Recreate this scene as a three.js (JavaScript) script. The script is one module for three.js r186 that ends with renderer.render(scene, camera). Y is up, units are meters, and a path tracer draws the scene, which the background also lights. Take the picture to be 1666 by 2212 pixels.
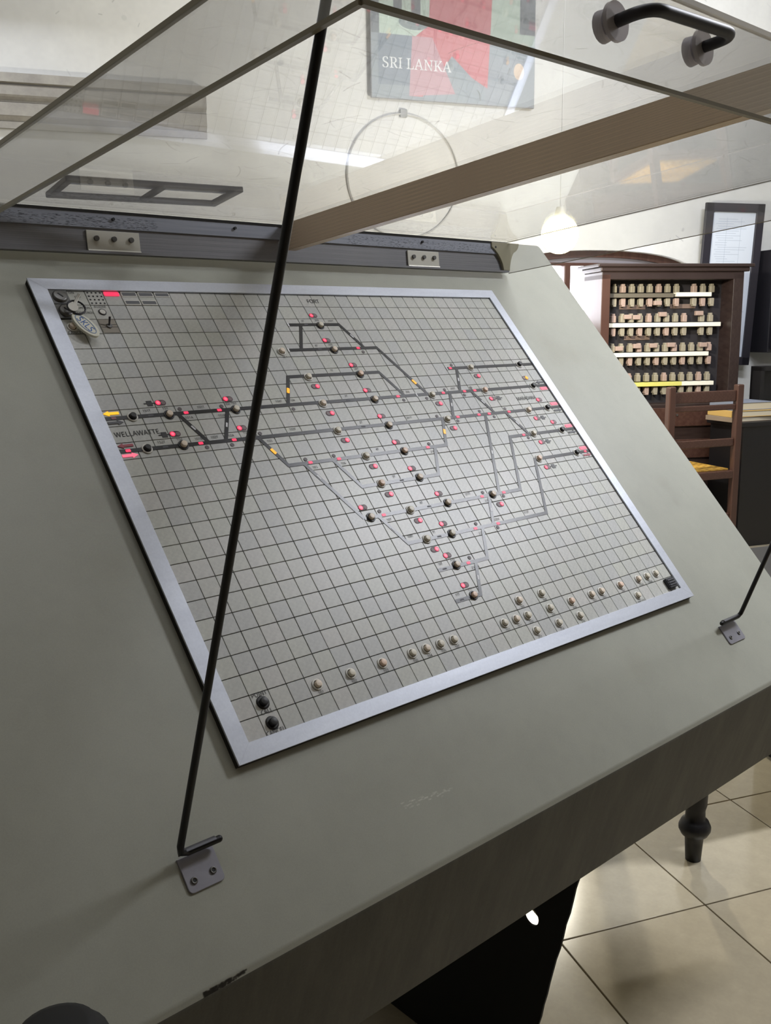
import * as THREE from 'three';
import { RoundedBoxGeometry } from 'three/addons/geometries/RoundedBoxGeometry.js';
import { mergeGeometries, mergeVertices, toCreasedNormals } from 'three/addons/utils/BufferGeometryUtils.js';
import { FontLoader } from 'three/addons/loaders/FontLoader.js';
import { RectAreaLightUniformsLib } from 'three/addons/lights/RectAreaLightUniformsLib.js';

RectAreaLightUniformsLib.init();
const scene = new THREE.Scene();
// ---------------------------------------------------------------- camera, daylight, lamps, exposure
const camera = new THREE.PerspectiveCamera(57.62, 1666 / 2212, 0.05, 60);
const basis = new THREE.Matrix4().makeBasis(new THREE.Vector3(0.74269405, -0.01312085, 0.66950234),
  new THREE.Vector3(0.13803927, 0.98133403, -0.13389797), new THREE.Vector3(-0.65524858, 0.19186284, 0.73064214));
camera.quaternion.setFromRotationMatrix(basis);
camera.position.set(-0.60044, 1.45, 1.44653);
scene.background = new THREE.Color().setRGB(12, 12, 12.8);          // bright overcast daylight beyond the window
const renderer = new THREE.WebGLRenderer({ antialias: true });
renderer.toneMapping = THREE.LinearToneMapping;
renderer.toneMappingExposure = 1.0;
renderer.shadowMap.enabled = true;

const TUBE_POWER = [236, 275, 26, 75], LAMP_POWER = 12;

// ---------------------------------------------------------------- helpers
let seed = 7;
const rnd = () => { seed = (seed * 1664525 + 1013904223) >>> 0; return seed / 4294967296; };
const V3 = (x, y, z) => new THREE.Vector3(x, y, z);
const used = {};
function numbered(name) { const k = used[name] = (used[name] ?? -1) + 1; return k ? `${name}_${String(k).padStart(3, '0')}` : name; }
function tag(o, label, category, group, kind) {
  o.userData = {};
  if (label) o.userData.label = label;
  if (category) o.userData.category = category;
  if (group) o.userData.group = group;
  if (kind) o.userData.kind = kind;
  return o;
}
function thing(name, label, category, [x, y, z] = [0, 0, 0], group) {
  const o = new THREE.Group(); o.name = numbered(name); o.position.set(x, y, z); scene.add(o);
  return tag(o, label, category, group);
}
function obj(name, geo, m, parent) {
  const g = Array.isArray(geo) ? merge(geo) : geo;
  const o = new THREE.Mesh(g, m); o.name = name; o.castShadow = o.receiveShadow = true;
  (parent ?? scene).add(o);
  return o;
}
function merge(list) {
  const keep = list.map((g) => { const h = g.index ? g.toNonIndexed() : g.clone(); for (const k of Object.keys(h.attributes)) if (!['position', 'normal', 'uv'].includes(k)) h.deleteAttribute(k); return h; });
  return mergeGeometries(keep);
}
function struct(name, geo, m) { const o = obj(name, geo, m); o.userData.kind = 'structure'; return o; }
const bx = (w, h, d, x = 0, y = 0, z = 0) => new THREE.BoxGeometry(w, h, d).translate(x, y, z);
const rb = (w, h, d, r, x = 0, y = 0, z = 0, n = 2) => new RoundedBoxGeometry(w, h, d, n, r).translate(x, y, z);
const cyl = (r1, r2, h, n = 20, x = 0, y = 0, z = 0) => new THREE.CylinderGeometry(r1, r2, h, n).translate(x, y, z);
function tube(points, r, n = 10, seg = 40, corner = 0) {
  let curve;
  if (corner) {                                    // straight runs with rounded corners
    curve = new THREE.CurvePath();
    let prev = points[0];
    for (let i = 1; i < points.length - 1; i++) {
      const p = points[i], a = p.clone().add(points[i - 1].clone().sub(p).setLength(corner)), b = p.clone().add(points[i + 1].clone().sub(p).setLength(corner));
      curve.add(new THREE.LineCurve3(prev, a)); curve.add(new THREE.QuadraticBezierCurve3(a, p, b)); prev = b;
    }
    curve.add(new THREE.LineCurve3(prev, points[points.length - 1]));
  } else curve = points.length === 2 ? new THREE.LineCurve3(points[0], points[1]) : new THREE.CatmullRomCurve3(points);
  const g = new THREE.TubeGeometry(curve, seg, r, n, false);
  const caps = [0, 1].map((t) => { const c = new THREE.SphereGeometry(r, n, 6); const p = curve.getPoint(t); return c.translate(p.x, p.y, p.z); });
  return merge([g, ...caps]);
}
function metreUV(g, sx = 1, sy = 1) { const uv = g.attributes.uv; for (let i = 0; i < uv.count; i++) uv.setXY(i, uv.getX(i) * sx, uv.getY(i) * sy); return g; }

// ---------------------------------------------------------------- procedural textures
function canvasTex(w, h, draw, { srgb = true, repeat } = {}) {
  const c = document.createElement('canvas'); c.width = w; c.height = h;
  draw(c.getContext('2d'), w, h);
  const t = new THREE.CanvasTexture(c);
  if (srgb) t.colorSpace = THREE.SRGBColorSpace;
  t.wrapS = t.wrapT = THREE.RepeatWrapping;
  if (repeat) t.repeat.set(...repeat);
  t.magFilter = THREE.LinearFilter;
  return t;
}
function noiseGrid(n) { const a = new Float32Array(n * n); for (let i = 0; i < a.length; i++) a[i] = rnd(); return (x, y) => { x = ((x % n) + n) % n; y = ((y % n) + n) % n; const i = Math.floor(x), j = Math.floor(y), f = x - i, g = y - j, s = f * f * (3 - 2 * f), t = g * g * (3 - 2 * g), i1 = (i + 1) % n, j1 = (j + 1) % n; return (a[j * n + i] * (1 - s) + a[j * n + i1] * s) * (1 - t) + (a[j1 * n + i] * (1 - s) + a[j1 * n + i1] * s) * t; }; }
const n8 = noiseGrid(8), n32 = noiseGrid(32), n128 = noiseGrid(128);
const fbm = (u, v) => 0.5 * n8(u * 8, v * 8) + 0.3 * n32(u * 32, v * 32) + 0.2 * n128(u * 128, v * 128);
function noiseTex(size, base, amp, { stretch = [1, 1], repeat, after, fine = 0 } = {}) {
  return canvasTex(size, size, (c, w, h) => {
    const im = c.createImageData(w, h), d = im.data;
    for (let y = 0; y < h; y++) for (let x = 0; x < w; x++) {
      const k = (fbm(x / w * stretch[0], y / h * stretch[1]) - 0.5) * 2 * amp + (rnd() - 0.5) * fine, i = (y * w + x) * 4;
      for (let q = 0; q < 3; q++) d[i + q] = Math.max(0, Math.min(255, base[q] + k * (q === 2 ? 0.9 : 1)));
      d[i + 3] = 255;
    }
    c.putImageData(im, 0, 0);
    after?.(c, w, h);
  }, { repeat });
}
const std = (color, roughness = 0.6, metalness = 0, more = {}) => new THREE.MeshStandardMaterial({ color, roughness, metalness, ...more });
const phys = (o) => new THREE.MeshPhysicalMaterial(o);
const glow = (r, g, b, k, base = 0x220008) => new THREE.MeshStandardMaterial({ color: base, roughness: 0.4, emissive: new THREE.Color().setRGB(r, g, b), emissiveIntensity: k });

// ---------------------------------------------------------------- places
const S = 0.03, SV = 0.029632, TILT = THREE.MathUtils.degToRad(41.5);
const TL = V3(0, 1.51676, 0), vdir = V3(0, -0.748956, 0.66262), ndir = V3(0, 0.66262, 0.748956);
const fp = (u, v, h = 0) => TL.clone().add(V3(u * S, 0, 0)).addScaledVector(vdir, v * SV).addScaledVector(ndir, h);
const TURN = THREE.MathUtils.degToRad(22.9), CT = Math.cos(TURN), ST = Math.sin(TURN), CX = -0.60044, CZ = 1.44653;
const room = (x, y, z) => V3(CX + x * CT - z * ST, y, CZ + x * ST + z * CT);   // the room stands turned against the desk
function roomMesh(name, geo, m) { const o = struct(name, geo, m); o.rotation.y = -TURN; o.position.set(CX, 0, CZ); return o; }
function roomThing(name, label, category, x, y, z, turn = 0, group) { const p = room(x, y, z); const o = thing(name, label, category, [p.x, p.y, p.z], group); o.rotation.y = -TURN + turn; return o; }

// ---------------------------------------------------------------- materials
const M = {
  wall: std(0xffffff, 0.9, 0, { map: noiseTex(1024, [205, 206, 205], 9, { repeat: [0.35, 0.35], after(c, w, h) {
    for (let i = 0; i < 70; i++) { c.strokeStyle = `rgba(90,95,100,${0.1 + rnd() * 0.3})`; c.lineWidth = 0.6 + rnd() * 1.6; c.beginPath(); const x = rnd() * w, y = rnd() * h; c.moveTo(x, y); c.lineTo(x + (rnd() - 0.5) * 50, y + (rnd() - 0.5) * 36); c.stroke(); }
    for (let i = 0; i < 40; i++) { c.fillStyle = `rgba(110,112,112,${0.08 + rnd() * 0.2})`; c.beginPath(); c.ellipse(rnd() * w, rnd() * h, 2 + rnd() * 9, 1 + rnd() * 5, rnd() * 3, 0, 7); c.fill(); }
  } }) }),
  trim: std(0xb2b1ae, 0.8, 0, { map: noiseTex(256, [215, 212, 208], 26, { repeat: [1, 1] }) }),
  unseenDarkWall: std(0x5a4a3c, 0.6),  // dark tone made up for the unseen wall, cuts bounced light
  ceiling: std(0xdcdcd8, 0.95),
  floorTile: [0, 1, 2].map((i) => phys({ color: [0xbfb7a4, 0xbcb39f, 0xc2baa7][i], roughness: 0.14, map: noiseTex(256, [236, 233, 226], 8, { repeat: [2, 2] }) })),
  grout: std(0x6d6557, 0.95),
  tube: new THREE.MeshStandardMaterial({ color: 0xffffff, emissive: 0xf4f7ff, emissiveIntensity: 2.5 }),
  whiteMetal: std(0xe4e4e0, 0.5, 0.1),
  black: std(0x0b0b0c, 0.45), matBlack: std(0x040404, 0.8),
  rodBlack: std(0x0f0e12, 0.42, 0.3),
  aluminium: std(0xd3d6dc, 0.38, 0.55, { map: noiseTex(512, [232, 234, 240], 10, { stretch: [1, 6], fine: 8 }) }),
  dullMetal: std(0xa3a3a5, 0.42, 0.6, { map: noiseTex(512, [208, 208, 210], 24, { stretch: [1, 5], fine: 10 }) }),
  corroded: std(0xb6b8bd, 0.6, 0.45, { map: noiseTex(1024, [196, 198, 204], 18, { after(c, w, h) {
    for (let i = 0; i < 1500; i++) { const z = rnd() < 0.6 ? rnd() * 0.28 : 0.62 + rnd() * 0.36; c.fillStyle = `rgba(40,40,44,${0.25 + rnd() * 0.5})`; c.fillRect(z * w, (0.3 + rnd() * 0.65) * h, 1 + rnd() * 4, 4 + rnd() * 26); }
  } }) }),
  bracket: std(0xa3a2a8, 0.42, 0.5, { map: noiseTex(256, [225, 225, 230], 12, { fine: 8 }) }),
  screw: std(0x6b6a68, 0.4, 0.8), screwDark: std(0x151515, 0.6),
  tile: [0, 1, 2, 3, 4].map((i) => phys({ color: [0xcfcfca, 0xcbccc8, 0xd2d1ce, 0xc9cac9, 0xcecfc8][i], roughness: 0.36, map: noiseTex(128, [232, 232, 230], 15, { fine: 10 }) })),
  joint: std(0x17181a, 0.9),
  gasket: std(0x1a1714, 0.85),
  track: phys({ color: 0x0d0d14, roughness: 0.31 }),
  ink: std(0x1c1c20, 0.6), inkGrey: std(0x55555a, 0.6),
  ringWhite: std(0xd6d4cc, 0.45), ringBlack: std(0x18171b, 0.4),
  cap: [phys({ color: 0xe6d6c2, roughness: 0.4 }), phys({ color: 0xebcdb6, roughness: 0.4 }), phys({ color: 0xddd6c4, roughness: 0.4 })],
  pill: std(0x4d2f37, 0.5), off: std(0x7c6a6c, 0.5), dot: std(0x5b5254, 0.5), whiteDash: std(0xd9d9dc, 0.4), dim: std(0x93626a, 0.5), dimArrow: std(0xa34d58, 0.5), greyMark: std(0x5f6063, 0.6),
  red: glow(1, 0.035, 0.11, 1.1), redHot: glow(1, 0.17, 0.26, 1.0), yellow: glow(1, 0.42, 0.005, 1.15, 0x221400), amber: glow(1, 0.5, 0.01, 1.2, 0x221400),
  acrylicEdge: phys({ color: 0x8d8672, roughness: 0.35, transmission: 0.25, thickness: 0 }),
  hardware: std(0x2c2b32, 0.5, 0.1), washer: phys({ color: 0xd9d5d8, roughness: 0.3, transmission: 0.6, thickness: 0 }),
  bronze: std(0xf0e6d8, 0.3, 0.1, { map: noiseTex(512, [228, 214, 198], 26, { stretch: [1, 8], fine: 12 }) }),
  darkWood: std(0xffffff, 0.42, 0, { map: noiseTex(512, [44, 33, 31], 12, { stretch: [1, 7] }) }),
  redWood: std(0xffffff, 0.4, 0, { map: noiseTex(512, [66, 44, 37], 15, { stretch: [7, 1] }) }),
  blackWood: std(0x0d0c10, 0.45),
  paper: std(0xc6d0dc, 0.85), cane: std(0xc9a85c, 0.75, 0, { map: canvasTex(128, 128, (c) => { c.fillStyle = '#e8d9a4'; c.fillRect(0, 0, 128, 128); c.fillStyle = '#8a6d38'; for (let i = 0; i < 8; i++) for (let j = 0; j < 8; j++) c.fillRect(i * 16 + 4, j * 16 + 4, 6, 6); }, { repeat: [1, 1] }) }),
  porcelain: std(0x8f8878, 0.4), porcelainPink: std(0x9f8a80, 0.45), strip: std(0xe3e0d2, 0.6), stripYellow: std(0xc9c46a, 0.6), stripDark: std(0x5c564a, 0.7),
};
// desk paint: grey-green enamel, worn
M.desk = std(0xffffff, 0.46, 0, { map: noiseTex(2048, [160, 161, 150], 7, { fine: 5, after(c, w, h) {
  const X = (m) => (m + 0.45) / 1.9 * w, Y = (m) => m / 1.9 * h;            // metres across the face, metres down the profile
  for (let i = 0; i < 60; i++) { const x = rnd() * w, y = rnd() * h; const g = c.createRadialGradient(x, y, 1, x, y, 18 + rnd() * 46); g.addColorStop(0, `rgba(110,100,80,${0.03 + rnd() * 0.06})`); g.addColorStop(1, 'rgba(110,100,80,0)'); c.fillStyle = g; c.fillRect(0, 0, w, h); }
  for (let i = 0; i < 90; i++) { c.strokeStyle = `rgba(60,58,48,${0.04 + rnd() * 0.1})`; c.lineWidth = 0.5 + rnd(); const x = rnd() * w, y = rnd() * h; c.beginPath(); c.moveTo(x, y); c.lineTo(x + (rnd() - 0.5) * 30, y + rnd() * 30); c.stroke(); }
  for (let i = 0; i < 40; i++) { c.fillStyle = `rgba(225,226,215,${0.25 + rnd() * 0.35})`; c.fillRect(X(0.175 + i * 0.0023 + rnd() * 0.004), Y(1.113 + i * 0.0002 + rnd() * 0.009), 2 + rnd() * 8, 1); }
  for (let i = 0; i < 190; i++) { const t = rnd() * rnd(); c.fillStyle = `rgba(18,16,14,${0.5 + rnd() * 0.45})`; c.fillRect(X(-0.165 + t * 0.06), Y(1.203 + rnd() * 0.009 * (1 - t)), 1 + rnd() * 4, 1 + rnd() * 2); }
} }) });
M.shadedGrime = std(0xffffff, 0.6, 0, { map: noiseTex(1024, [80, 79, 72], 16, { stretch: [6, 1], fine: 6 }) });  // streaky dirt, darkened further to carry the shade on the lip
const font = await new FontLoader().loadAsync('fonts/droid/droid_sans_regular.typeface.json');

// =================================================================== THE ROOM
const RX0 = -3.2, RX1 = 6.6, RZ0 = -6.0, RZ1 = 2.6, RH = 3.9, TH = 0.3;
{
  // floor: slab and square glazed tiles on it, set square to the room
  const T = 0.42, ox = 1.454, oz = -1.76, joint = 0.004;
  const slab = roomMesh('floor', bx(RX1 - RX0 + 2 * TH, 0.2, RZ1 - RZ0 + 2 * TH, (RX0 + RX1) / 2, -0.108, (RZ0 + RZ1) / 2), M.grout);
  const tileGeo = rb(T - joint, 0.01, T - joint, 0.0015, 0, -0.005, 0, 1), rest = [];
  for (let i = -11; i <= 12; i++) for (let k = -11; k <= 10; k++) {
    const x = ox + (i + 0.5) * T, z = oz + (k + 0.5) * T;
    if (x < RX0 || x > RX1 || z < RZ0 || z > RZ1) continue;
    if (i >= -3 && i <= 6 && k >= -4 && k <= 6) { const t = obj('floor_tile', tileGeo, M.floorTile[Math.floor(rnd() * 3)], slab); t.position.set(x, 0, z); t.name = numbered('floor_tile'); } else rest.push(bx(T - joint, 0.01, T - joint, x, -0.005, z));
  }
  const r = obj('distant_floor_tiles', rest, M.floorTile[0], slab); r.userData.kind = 'stuff';
  roomMesh('ceiling', bx(RX1 - RX0 + 2 * TH, 0.2, RZ1 - RZ0 + 2 * TH, (RX0 + RX1) / 2, RH + 0.1, (RZ0 + RZ1) / 2), M.ceiling);
  roomMesh('wall_left', metreUV(bx(TH, RH, RZ1 - RZ0, RX0 - TH / 2, RH / 2, (RZ0 + RZ1) / 2), 8, 4), M.wall);
  roomMesh('wall_right', metreUV(bx(TH, RH, RZ1 - RZ0, RX1 + TH / 2, RH / 2, (RZ0 + RZ1) / 2), 8, 4), M.wall);
  roomMesh('wall_front', metreUV(bx(RX1 - RX0 + 2 * TH, RH, TH, (RX0 + RX1) / 2, RH / 2, RZ1 + TH / 2), 9, 4), M.unseenDarkWall);
  // back wall with an arched window opening
  const WX0 = 3.02, WX1 = 4.47, WY0 = 1.46, WY1 = 1.9, RISE = 0.09;
  const arch = (p, x0, x1, y0, y1, rise) => { p.moveTo(x0, y0); p.lineTo(x1, y0); p.lineTo(x1, y1); p.quadraticCurveTo(x1 - (x1 - x0) * 0.13, y1 + rise, (x0 + x1) / 2, y1 + rise); p.quadraticCurveTo(x0 + (x1 - x0) * 0.13, y1 + rise, x0, y1); p.lineTo(x0, y0); return p; };
  const ws = new THREE.Shape(); ws.moveTo(RX0 - TH, 0); ws.lineTo(RX1 + TH, 0); ws.lineTo(RX1 + TH, RH); ws.lineTo(RX0 - TH, RH); ws.lineTo(RX0 - TH, 0);
  ws.holes.push(arch(new THREE.Path(), WX0, WX1, WY0, WY1, RISE));
  roomMesh('wall_back', new THREE.ExtrudeGeometry(ws, { depth: TH, bevelEnabled: false, curveSegments: 16 }).translate(0, 0, RZ0 - TH), M.wall);
  // the window: wooden frame, mullions, transom, panes
  const win = roomMesh('window_1', new THREE.ExtrudeGeometry((() => { const s = arch(new THREE.Shape(), WX0, WX1, WY0, WY1, RISE); s.holes.push(arch(new THREE.Path(), WX0 + 0.05, WX1 - 0.05, WY0 + 0.015, WY1 - 0.045, RISE)); return s; })(), { depth: 0.07, bevelEnabled: false, curveSegments: 16 }).translate(0, 0, RZ0 - 0.13), M.redWood);
  obj('transom', bx(WX1 - WX0 - 0.04, 0.022, 0.06, (WX0 + WX1) / 2, WY1 - 0.005, RZ0 - 0.1), M.redWood, win);
  const fan = obj('fanlight', new THREE.ExtrudeGeometry(arch(new THREE.Shape(), WX0 + 0.03, WX1 - 0.03, WY1 - 0.002, WY1 + 0.0, RISE - 0.02), { depth: 0.012, bevelEnabled: false }).translate(0, 0, RZ0 - 0.1), std(0x77747c, 0.7), win);
  for (const x of [3.495, 3.99]) obj('mullion', rb(0.05, WY1 - WY0 - 0.02, 0.06, 0.006, x, (WY0 + WY1) / 2, RZ0 - 0.1), M.redWood, win).name = numbered('mullion');
  for (const [a, b] of [[WX0 + 0.05, 3.47], [3.52, 3.965], [4.015, WX1 - 0.05]]) obj('pane', bx(b - a, WY1 - WY0 - 0.03, 0.004, (a + b) / 2, (WY0 + WY1) / 2, RZ0 - 0.1), phys({ color: 0xffffff, transmission: 1, thickness: 0, roughness: 0 }), win).name = numbered('pane');
  obj('sill', rb(WX1 - WX0 + 0.1, 0.03, 0.1, 0.006, (WX0 + WX1) / 2, WY0 - 0.015, RZ0 + 0.02), std(0xd8cfa6, 0.7), win);
  // picture rail: a stepped plaster moulding
  const prof = [[0, 2.60], [0.02, 2.60], [0.02, 2.637], [0.012, 2.64], [0.03, 2.665], [0.034, 2.668], [0.034, 2.735], [0.022, 2.742], [0.022, 2.748], [0.045, 2.765], [0.05, 2.775], [0.05, 2.825], [0.035, 2.828], [0.035, 2.835], [0.06, 2.84], [0.06, 2.888], [0, 2.888]];
  const ps = new THREE.Shape(prof.map(([a, b]) => new THREE.Vector2(a, b)));
  roomMesh('trim_1', new THREE.ExtrudeGeometry(ps, { depth: 4.15, bevelEnabled: false }).applyMatrix4(new THREE.Matrix4().makeBasis(V3(0, 0, 1), V3(0, 1, 0), V3(-1, 0, 0))).translate(RX0 + 4.15, 0, RZ0), M.trim);
}
// ---------------------------------------------------------------- lamps
function tubeLamp(label, x, y, z, len, dir, power, hang, tilt = -Math.PI / 2) {
  const t = thing('tube_lamp', label, 'lamp', [x, y, z]); t.rotation.y = dir;
  obj('housing', rb(len + 0.06, 0.05, 0.11, 0.01, 0, 0.05, 0), M.whiteMetal, t).rotation.x = tilt + Math.PI / 2;
  obj('tube', new THREE.CapsuleGeometry(0.016, len, 6, 14).rotateZ(Math.PI / 2), M.tube, t);
  for (const s of [-1, 1]) { obj('tube_holder', rb(0.02, 0.06, 0.04, 0.004, s * (len / 2 + 0.022), 0.01, 0), M.whiteMetal, t); if (hang) obj('hanger', cyl(0.006, 0.006, hang, 8, s * len * 0.35, 0.07 + hang / 2, 0), M.whiteMetal, t); }
  const l = new THREE.RectAreaLight(0xf4f7ff, power, len, 0.08); l.position.set(0, 0.03 * Math.sin(tilt), -0.03 * Math.cos(tilt)); l.rotation.x = tilt; l.castShadow = true; t.add(l);
  return t;
}
tubeLamp('fluorescent tube lamp hung from the ceiling to the right of the sloped desk', 2.3, 3.0, 1.1, 1.2, -TURN, TUBE_POWER[0], 0.82);
{ const p = room(-0.4, 3.55, -5.6); tubeLamp('fluorescent tube lamp on the back wall above the picture rail', p.x, p.y, p.z, 1.2, -TURN, TUBE_POWER[3], 0.34, -2.25); }
tubeLamp('added unseen fluorescent fill lamp above the left half of the desk', 0.3, 3.2, 0.45, 1.2, -TURN, TUBE_POWER[2], 0.62);  // added fill light for the upper left of desk and panel
{ const p = room(3.4, 3.45, -3.3); tubeLamp('added unseen fluorescent lamp behind the desk that washes the back wall', p.x, p.y, p.z, 1.2, -TURN, TUBE_POWER[1], 0.39, -0.15); }  // added lamp, turned to the back wall to brighten it
{
  const g = roomThing('pendant_lamp', 'glowing warm globe lamp hanging on a thin cord before the arched window', 'lamp', 2.594, 1.94, -4.6);
  obj('globe', new THREE.SphereGeometry(0.1, 32, 20), new THREE.MeshStandardMaterial({ color: 0xfff2c8, emissive: new THREE.Color().setRGB(1, 0.85, 0.45), emissiveIntensity: 16 }), g);
  obj('lamp_holder', cyl(0.02, 0.034, 0.05, 16, 0, 0.118, 0), M.whiteMetal, g);
  obj('cord', cyl(0.002, 0.002, RH - 1.94 - 0.1, 6, 0, 0.1 + (RH - 2.04) / 2, 0), M.whiteMetal, g);
  const l = new THREE.PointLight(new THREE.Color().setRGB(1, 0.94, 0.8), LAMP_POWER, 0, 2); l.shadow.radius = 2.5; l.castShadow = true; l.position.set(0, 0, 0.0); g.add(l);
}

// =================================================================== THE CONTROL DESK
const DX0 = -0.372, DX1 = 1.362, HF = -0.009;
const desk = thing('control_desk', 'large grey-green sloped metal control desk holding the track diagram panel', 'desk', [0.5, 0, 0.1]);
const inDesk = (o) => { o.position.sub(desk.position); return o; };
{
  const at = (v) => { const p = fp(0, v, HF); return [p.y, p.z]; };
  const pts = [], smooth = [];
  const topV = at(-6.7), fold = at(34.05), bottom = 0.537, under = fold[1] - 0.06;
  const back = -0.46;
  const arc = (a, c, b, r, n = 5) => { const A = new THREE.Vector2(...a), C = new THREE.Vector2(...c), B = new THREE.Vector2(...b); const p = C.clone().add(A.clone().sub(C).setLength(r)), q = C.clone().add(B.clone().sub(C).setLength(r)); for (let i = 0; i <= n; i++) { const t = i / n; pts.push([p.x * (1 - t) ** 2 + 2 * C.x * t * (1 - t) + q.x * t * t, p.y * (1 - t) ** 2 + 2 * C.y * t * (1 - t) + q.y * t * t]); } };
  pts.push([topV[0], back]); arc([topV[0], back], topV, fold, 0.012); arc(topV, fold, [bottom, under], 0.014); pts.push([bottom, under]); pts.push([bottom, under - 0.02]); pts.push([bottom + 0.1, under - 0.02]); pts.push([bottom + 0.1, back]); pts.push([topV[0], back]);
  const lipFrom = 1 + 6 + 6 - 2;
  // sweep the profile along the width, texture laid out in metres from the top edge of the slope
  const pos = [], uv = [], idx = [], lip = []; let s = 0;
  const topAt = 0.32;
  for (let i = 0; i < pts.length; i++) {
    if (i) s += Math.hypot(pts[i][0] - pts[i - 1][0], pts[i][1] - pts[i - 1][1]);
    for (const x of [DX0, DX1]) { pos.push(x, pts[i][0], pts[i][1]); uv.push((x + 0.45) / 1.9, 1 - ((s - topAt - 0.2 + 0.2) / 1.9)); }
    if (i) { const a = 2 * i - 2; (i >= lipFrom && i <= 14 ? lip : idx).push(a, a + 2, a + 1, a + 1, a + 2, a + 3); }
  }
  const g = new THREE.BufferGeometry(); g.setAttribute('position', new THREE.Float32BufferAttribute(pos, 3)); g.setAttribute('uv', new THREE.Float32BufferAttribute(uv, 2)); g.setIndex([...idx, ...lip]); g.computeVertexNormals();
  const whole = toCreasedNormals(g, 0.7), cut = (a, n) => { const h = new THREE.BufferGeometry(); for (const k of ['position', 'normal', 'uv']) { const at2 = whole.attributes[k]; h.setAttribute(k, new THREE.BufferAttribute(at2.array.slice(a * at2.itemSize, (a + n) * at2.itemSize), at2.itemSize)); } return h; };
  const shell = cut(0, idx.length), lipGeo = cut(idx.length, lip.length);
  const cs = new THREE.Shape(pts.map(([y, z]) => new THREE.Vector2(z, y)));
  const cap = (x) => { const c = new THREE.ShapeGeometry(cs).rotateY(x === DX0 ? -Math.PI / 2 : -Math.PI / 2); return c.translate(x, 0, 0); };
  inDesk(obj('desk_body', [shell, cap(DX0), cap(DX1)], M.desk, desk));
  inDesk(obj('lower_lip', lipGeo, M.shadedGrime, desk)).userData.label = 'grimy lower lip with shade painted into its colour';
  // steel side plates that carry it, pierced by round holes
  const plate = (x, ragged) => {
    const sh = new THREE.Shape(); sh.moveTo(-0.62, 0); sh.lineTo(-0.47, 0);
    const N = 26; for (let i = 0; i <= N; i++) { const t = i / N, y = t * 0.69; sh.lineTo(-0.47 - 0.155 * t + (ragged ? (rnd() - 0.5) * 0.003 : 0), y); }
    sh.lineTo(0.4, 0.69); sh.lineTo(0.4, 0); sh.lineTo(-0.62, 0);
    const s2 = new THREE.Shape(); s2.moveTo(0.42, 0.0); s2.lineTo(0.466, 0.0);
    for (let i = 0; i <= N; i++) { const t = i / N; s2.lineTo(0.466 + 0.163 * t + (rnd() - 0.5) * 0.0025, t * 0.69); }
    s2.lineTo(-0.4, 0.69); s2.lineTo(-0.4, 0); s2.lineTo(0.42, 0);
    for (const [z, y, r] of [[0.49, 0.405, 0.017], [0.545, 0.553, 0.022]]) { const h = new THREE.Path(); h.absellipse(z, y, r, r * 1.0, 0, Math.PI * 2, false); s2.holes.push(h); }
    return new THREE.ExtrudeGeometry(s2, { depth: 0.005, bevelEnabled: false, curveSegments: 14 }).rotateY(-Math.PI / 2).translate(x, 0, 0);
  };
  for (const x of [0.603, -0.2]) inDesk(obj('side_plate', plate(x, true), std(0x0b0a09, 0.7, 0.2), desk)).name = numbered('side_plate');
  // brackets that hold the prop rods
  const bracketAt = (u0, u1) => {
    const root = new THREE.Group(); root.name = numbered('rod_bracket'); desk.add(root);
    const c = fp((u0 + u1) / 2, 29.95, HF); root.position.copy(c).sub(desk.position); root.rotation.x = -TILT;
    const w = (u1 - u0) * S, h = 0.04;
    const sh = new THREE.Shape(); const r = 0.006; sh.moveTo(-w / 2, h / 2); sh.lineTo(w / 2, h / 2); sh.lineTo(w / 2, -h / 2 + r); sh.quadraticCurveTo(w / 2, -h / 2, w / 2 - r, -h / 2); sh.lineTo(-w / 2 + r, -h / 2); sh.quadraticCurveTo(-w / 2, -h / 2, -w / 2, -h / 2 + r); sh.lineTo(-w / 2, h / 2);
    const leaf = new THREE.ExtrudeGeometry(sh, { depth: 0.002, bevelEnabled: true, bevelSize: 0.0006, bevelThickness: 0.0006, bevelSegments: 1 });
    const roll = new THREE.CylinderGeometry(0.0058, 0.0058, w, 16, 1, true, 0, Math.PI).rotateX(0).rotateZ(Math.PI / 2).translate(0, h / 2 + 0.002, 0.0145);
    obj('bracket_plate', leaf, M.bracket, root); obj('bracket_roll', roll, phys({ color: 0x55555a, roughness: 0.45, metalness: 0.5, side: THREE.DoubleSide }), root);
    for (const [x, y] of [[-w * 0.29, -0.008], [w * 0.27, -0.006]]) { const sc = obj('rivet', new THREE.TorusGeometry(0.0031, 0.0012, 8, 18).translate(x, y, 0.0034), M.screw, root); obj('rivet_hole', cyl(0.0022, 0.0022, 0.002, 12).rotateX(Math.PI / 2).translate(x, y, 0.0027), M.screwDark, root); }
  };
  bracketAt(-4.62, -3.1); bracketAt(35.75, 37.75);
}
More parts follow.
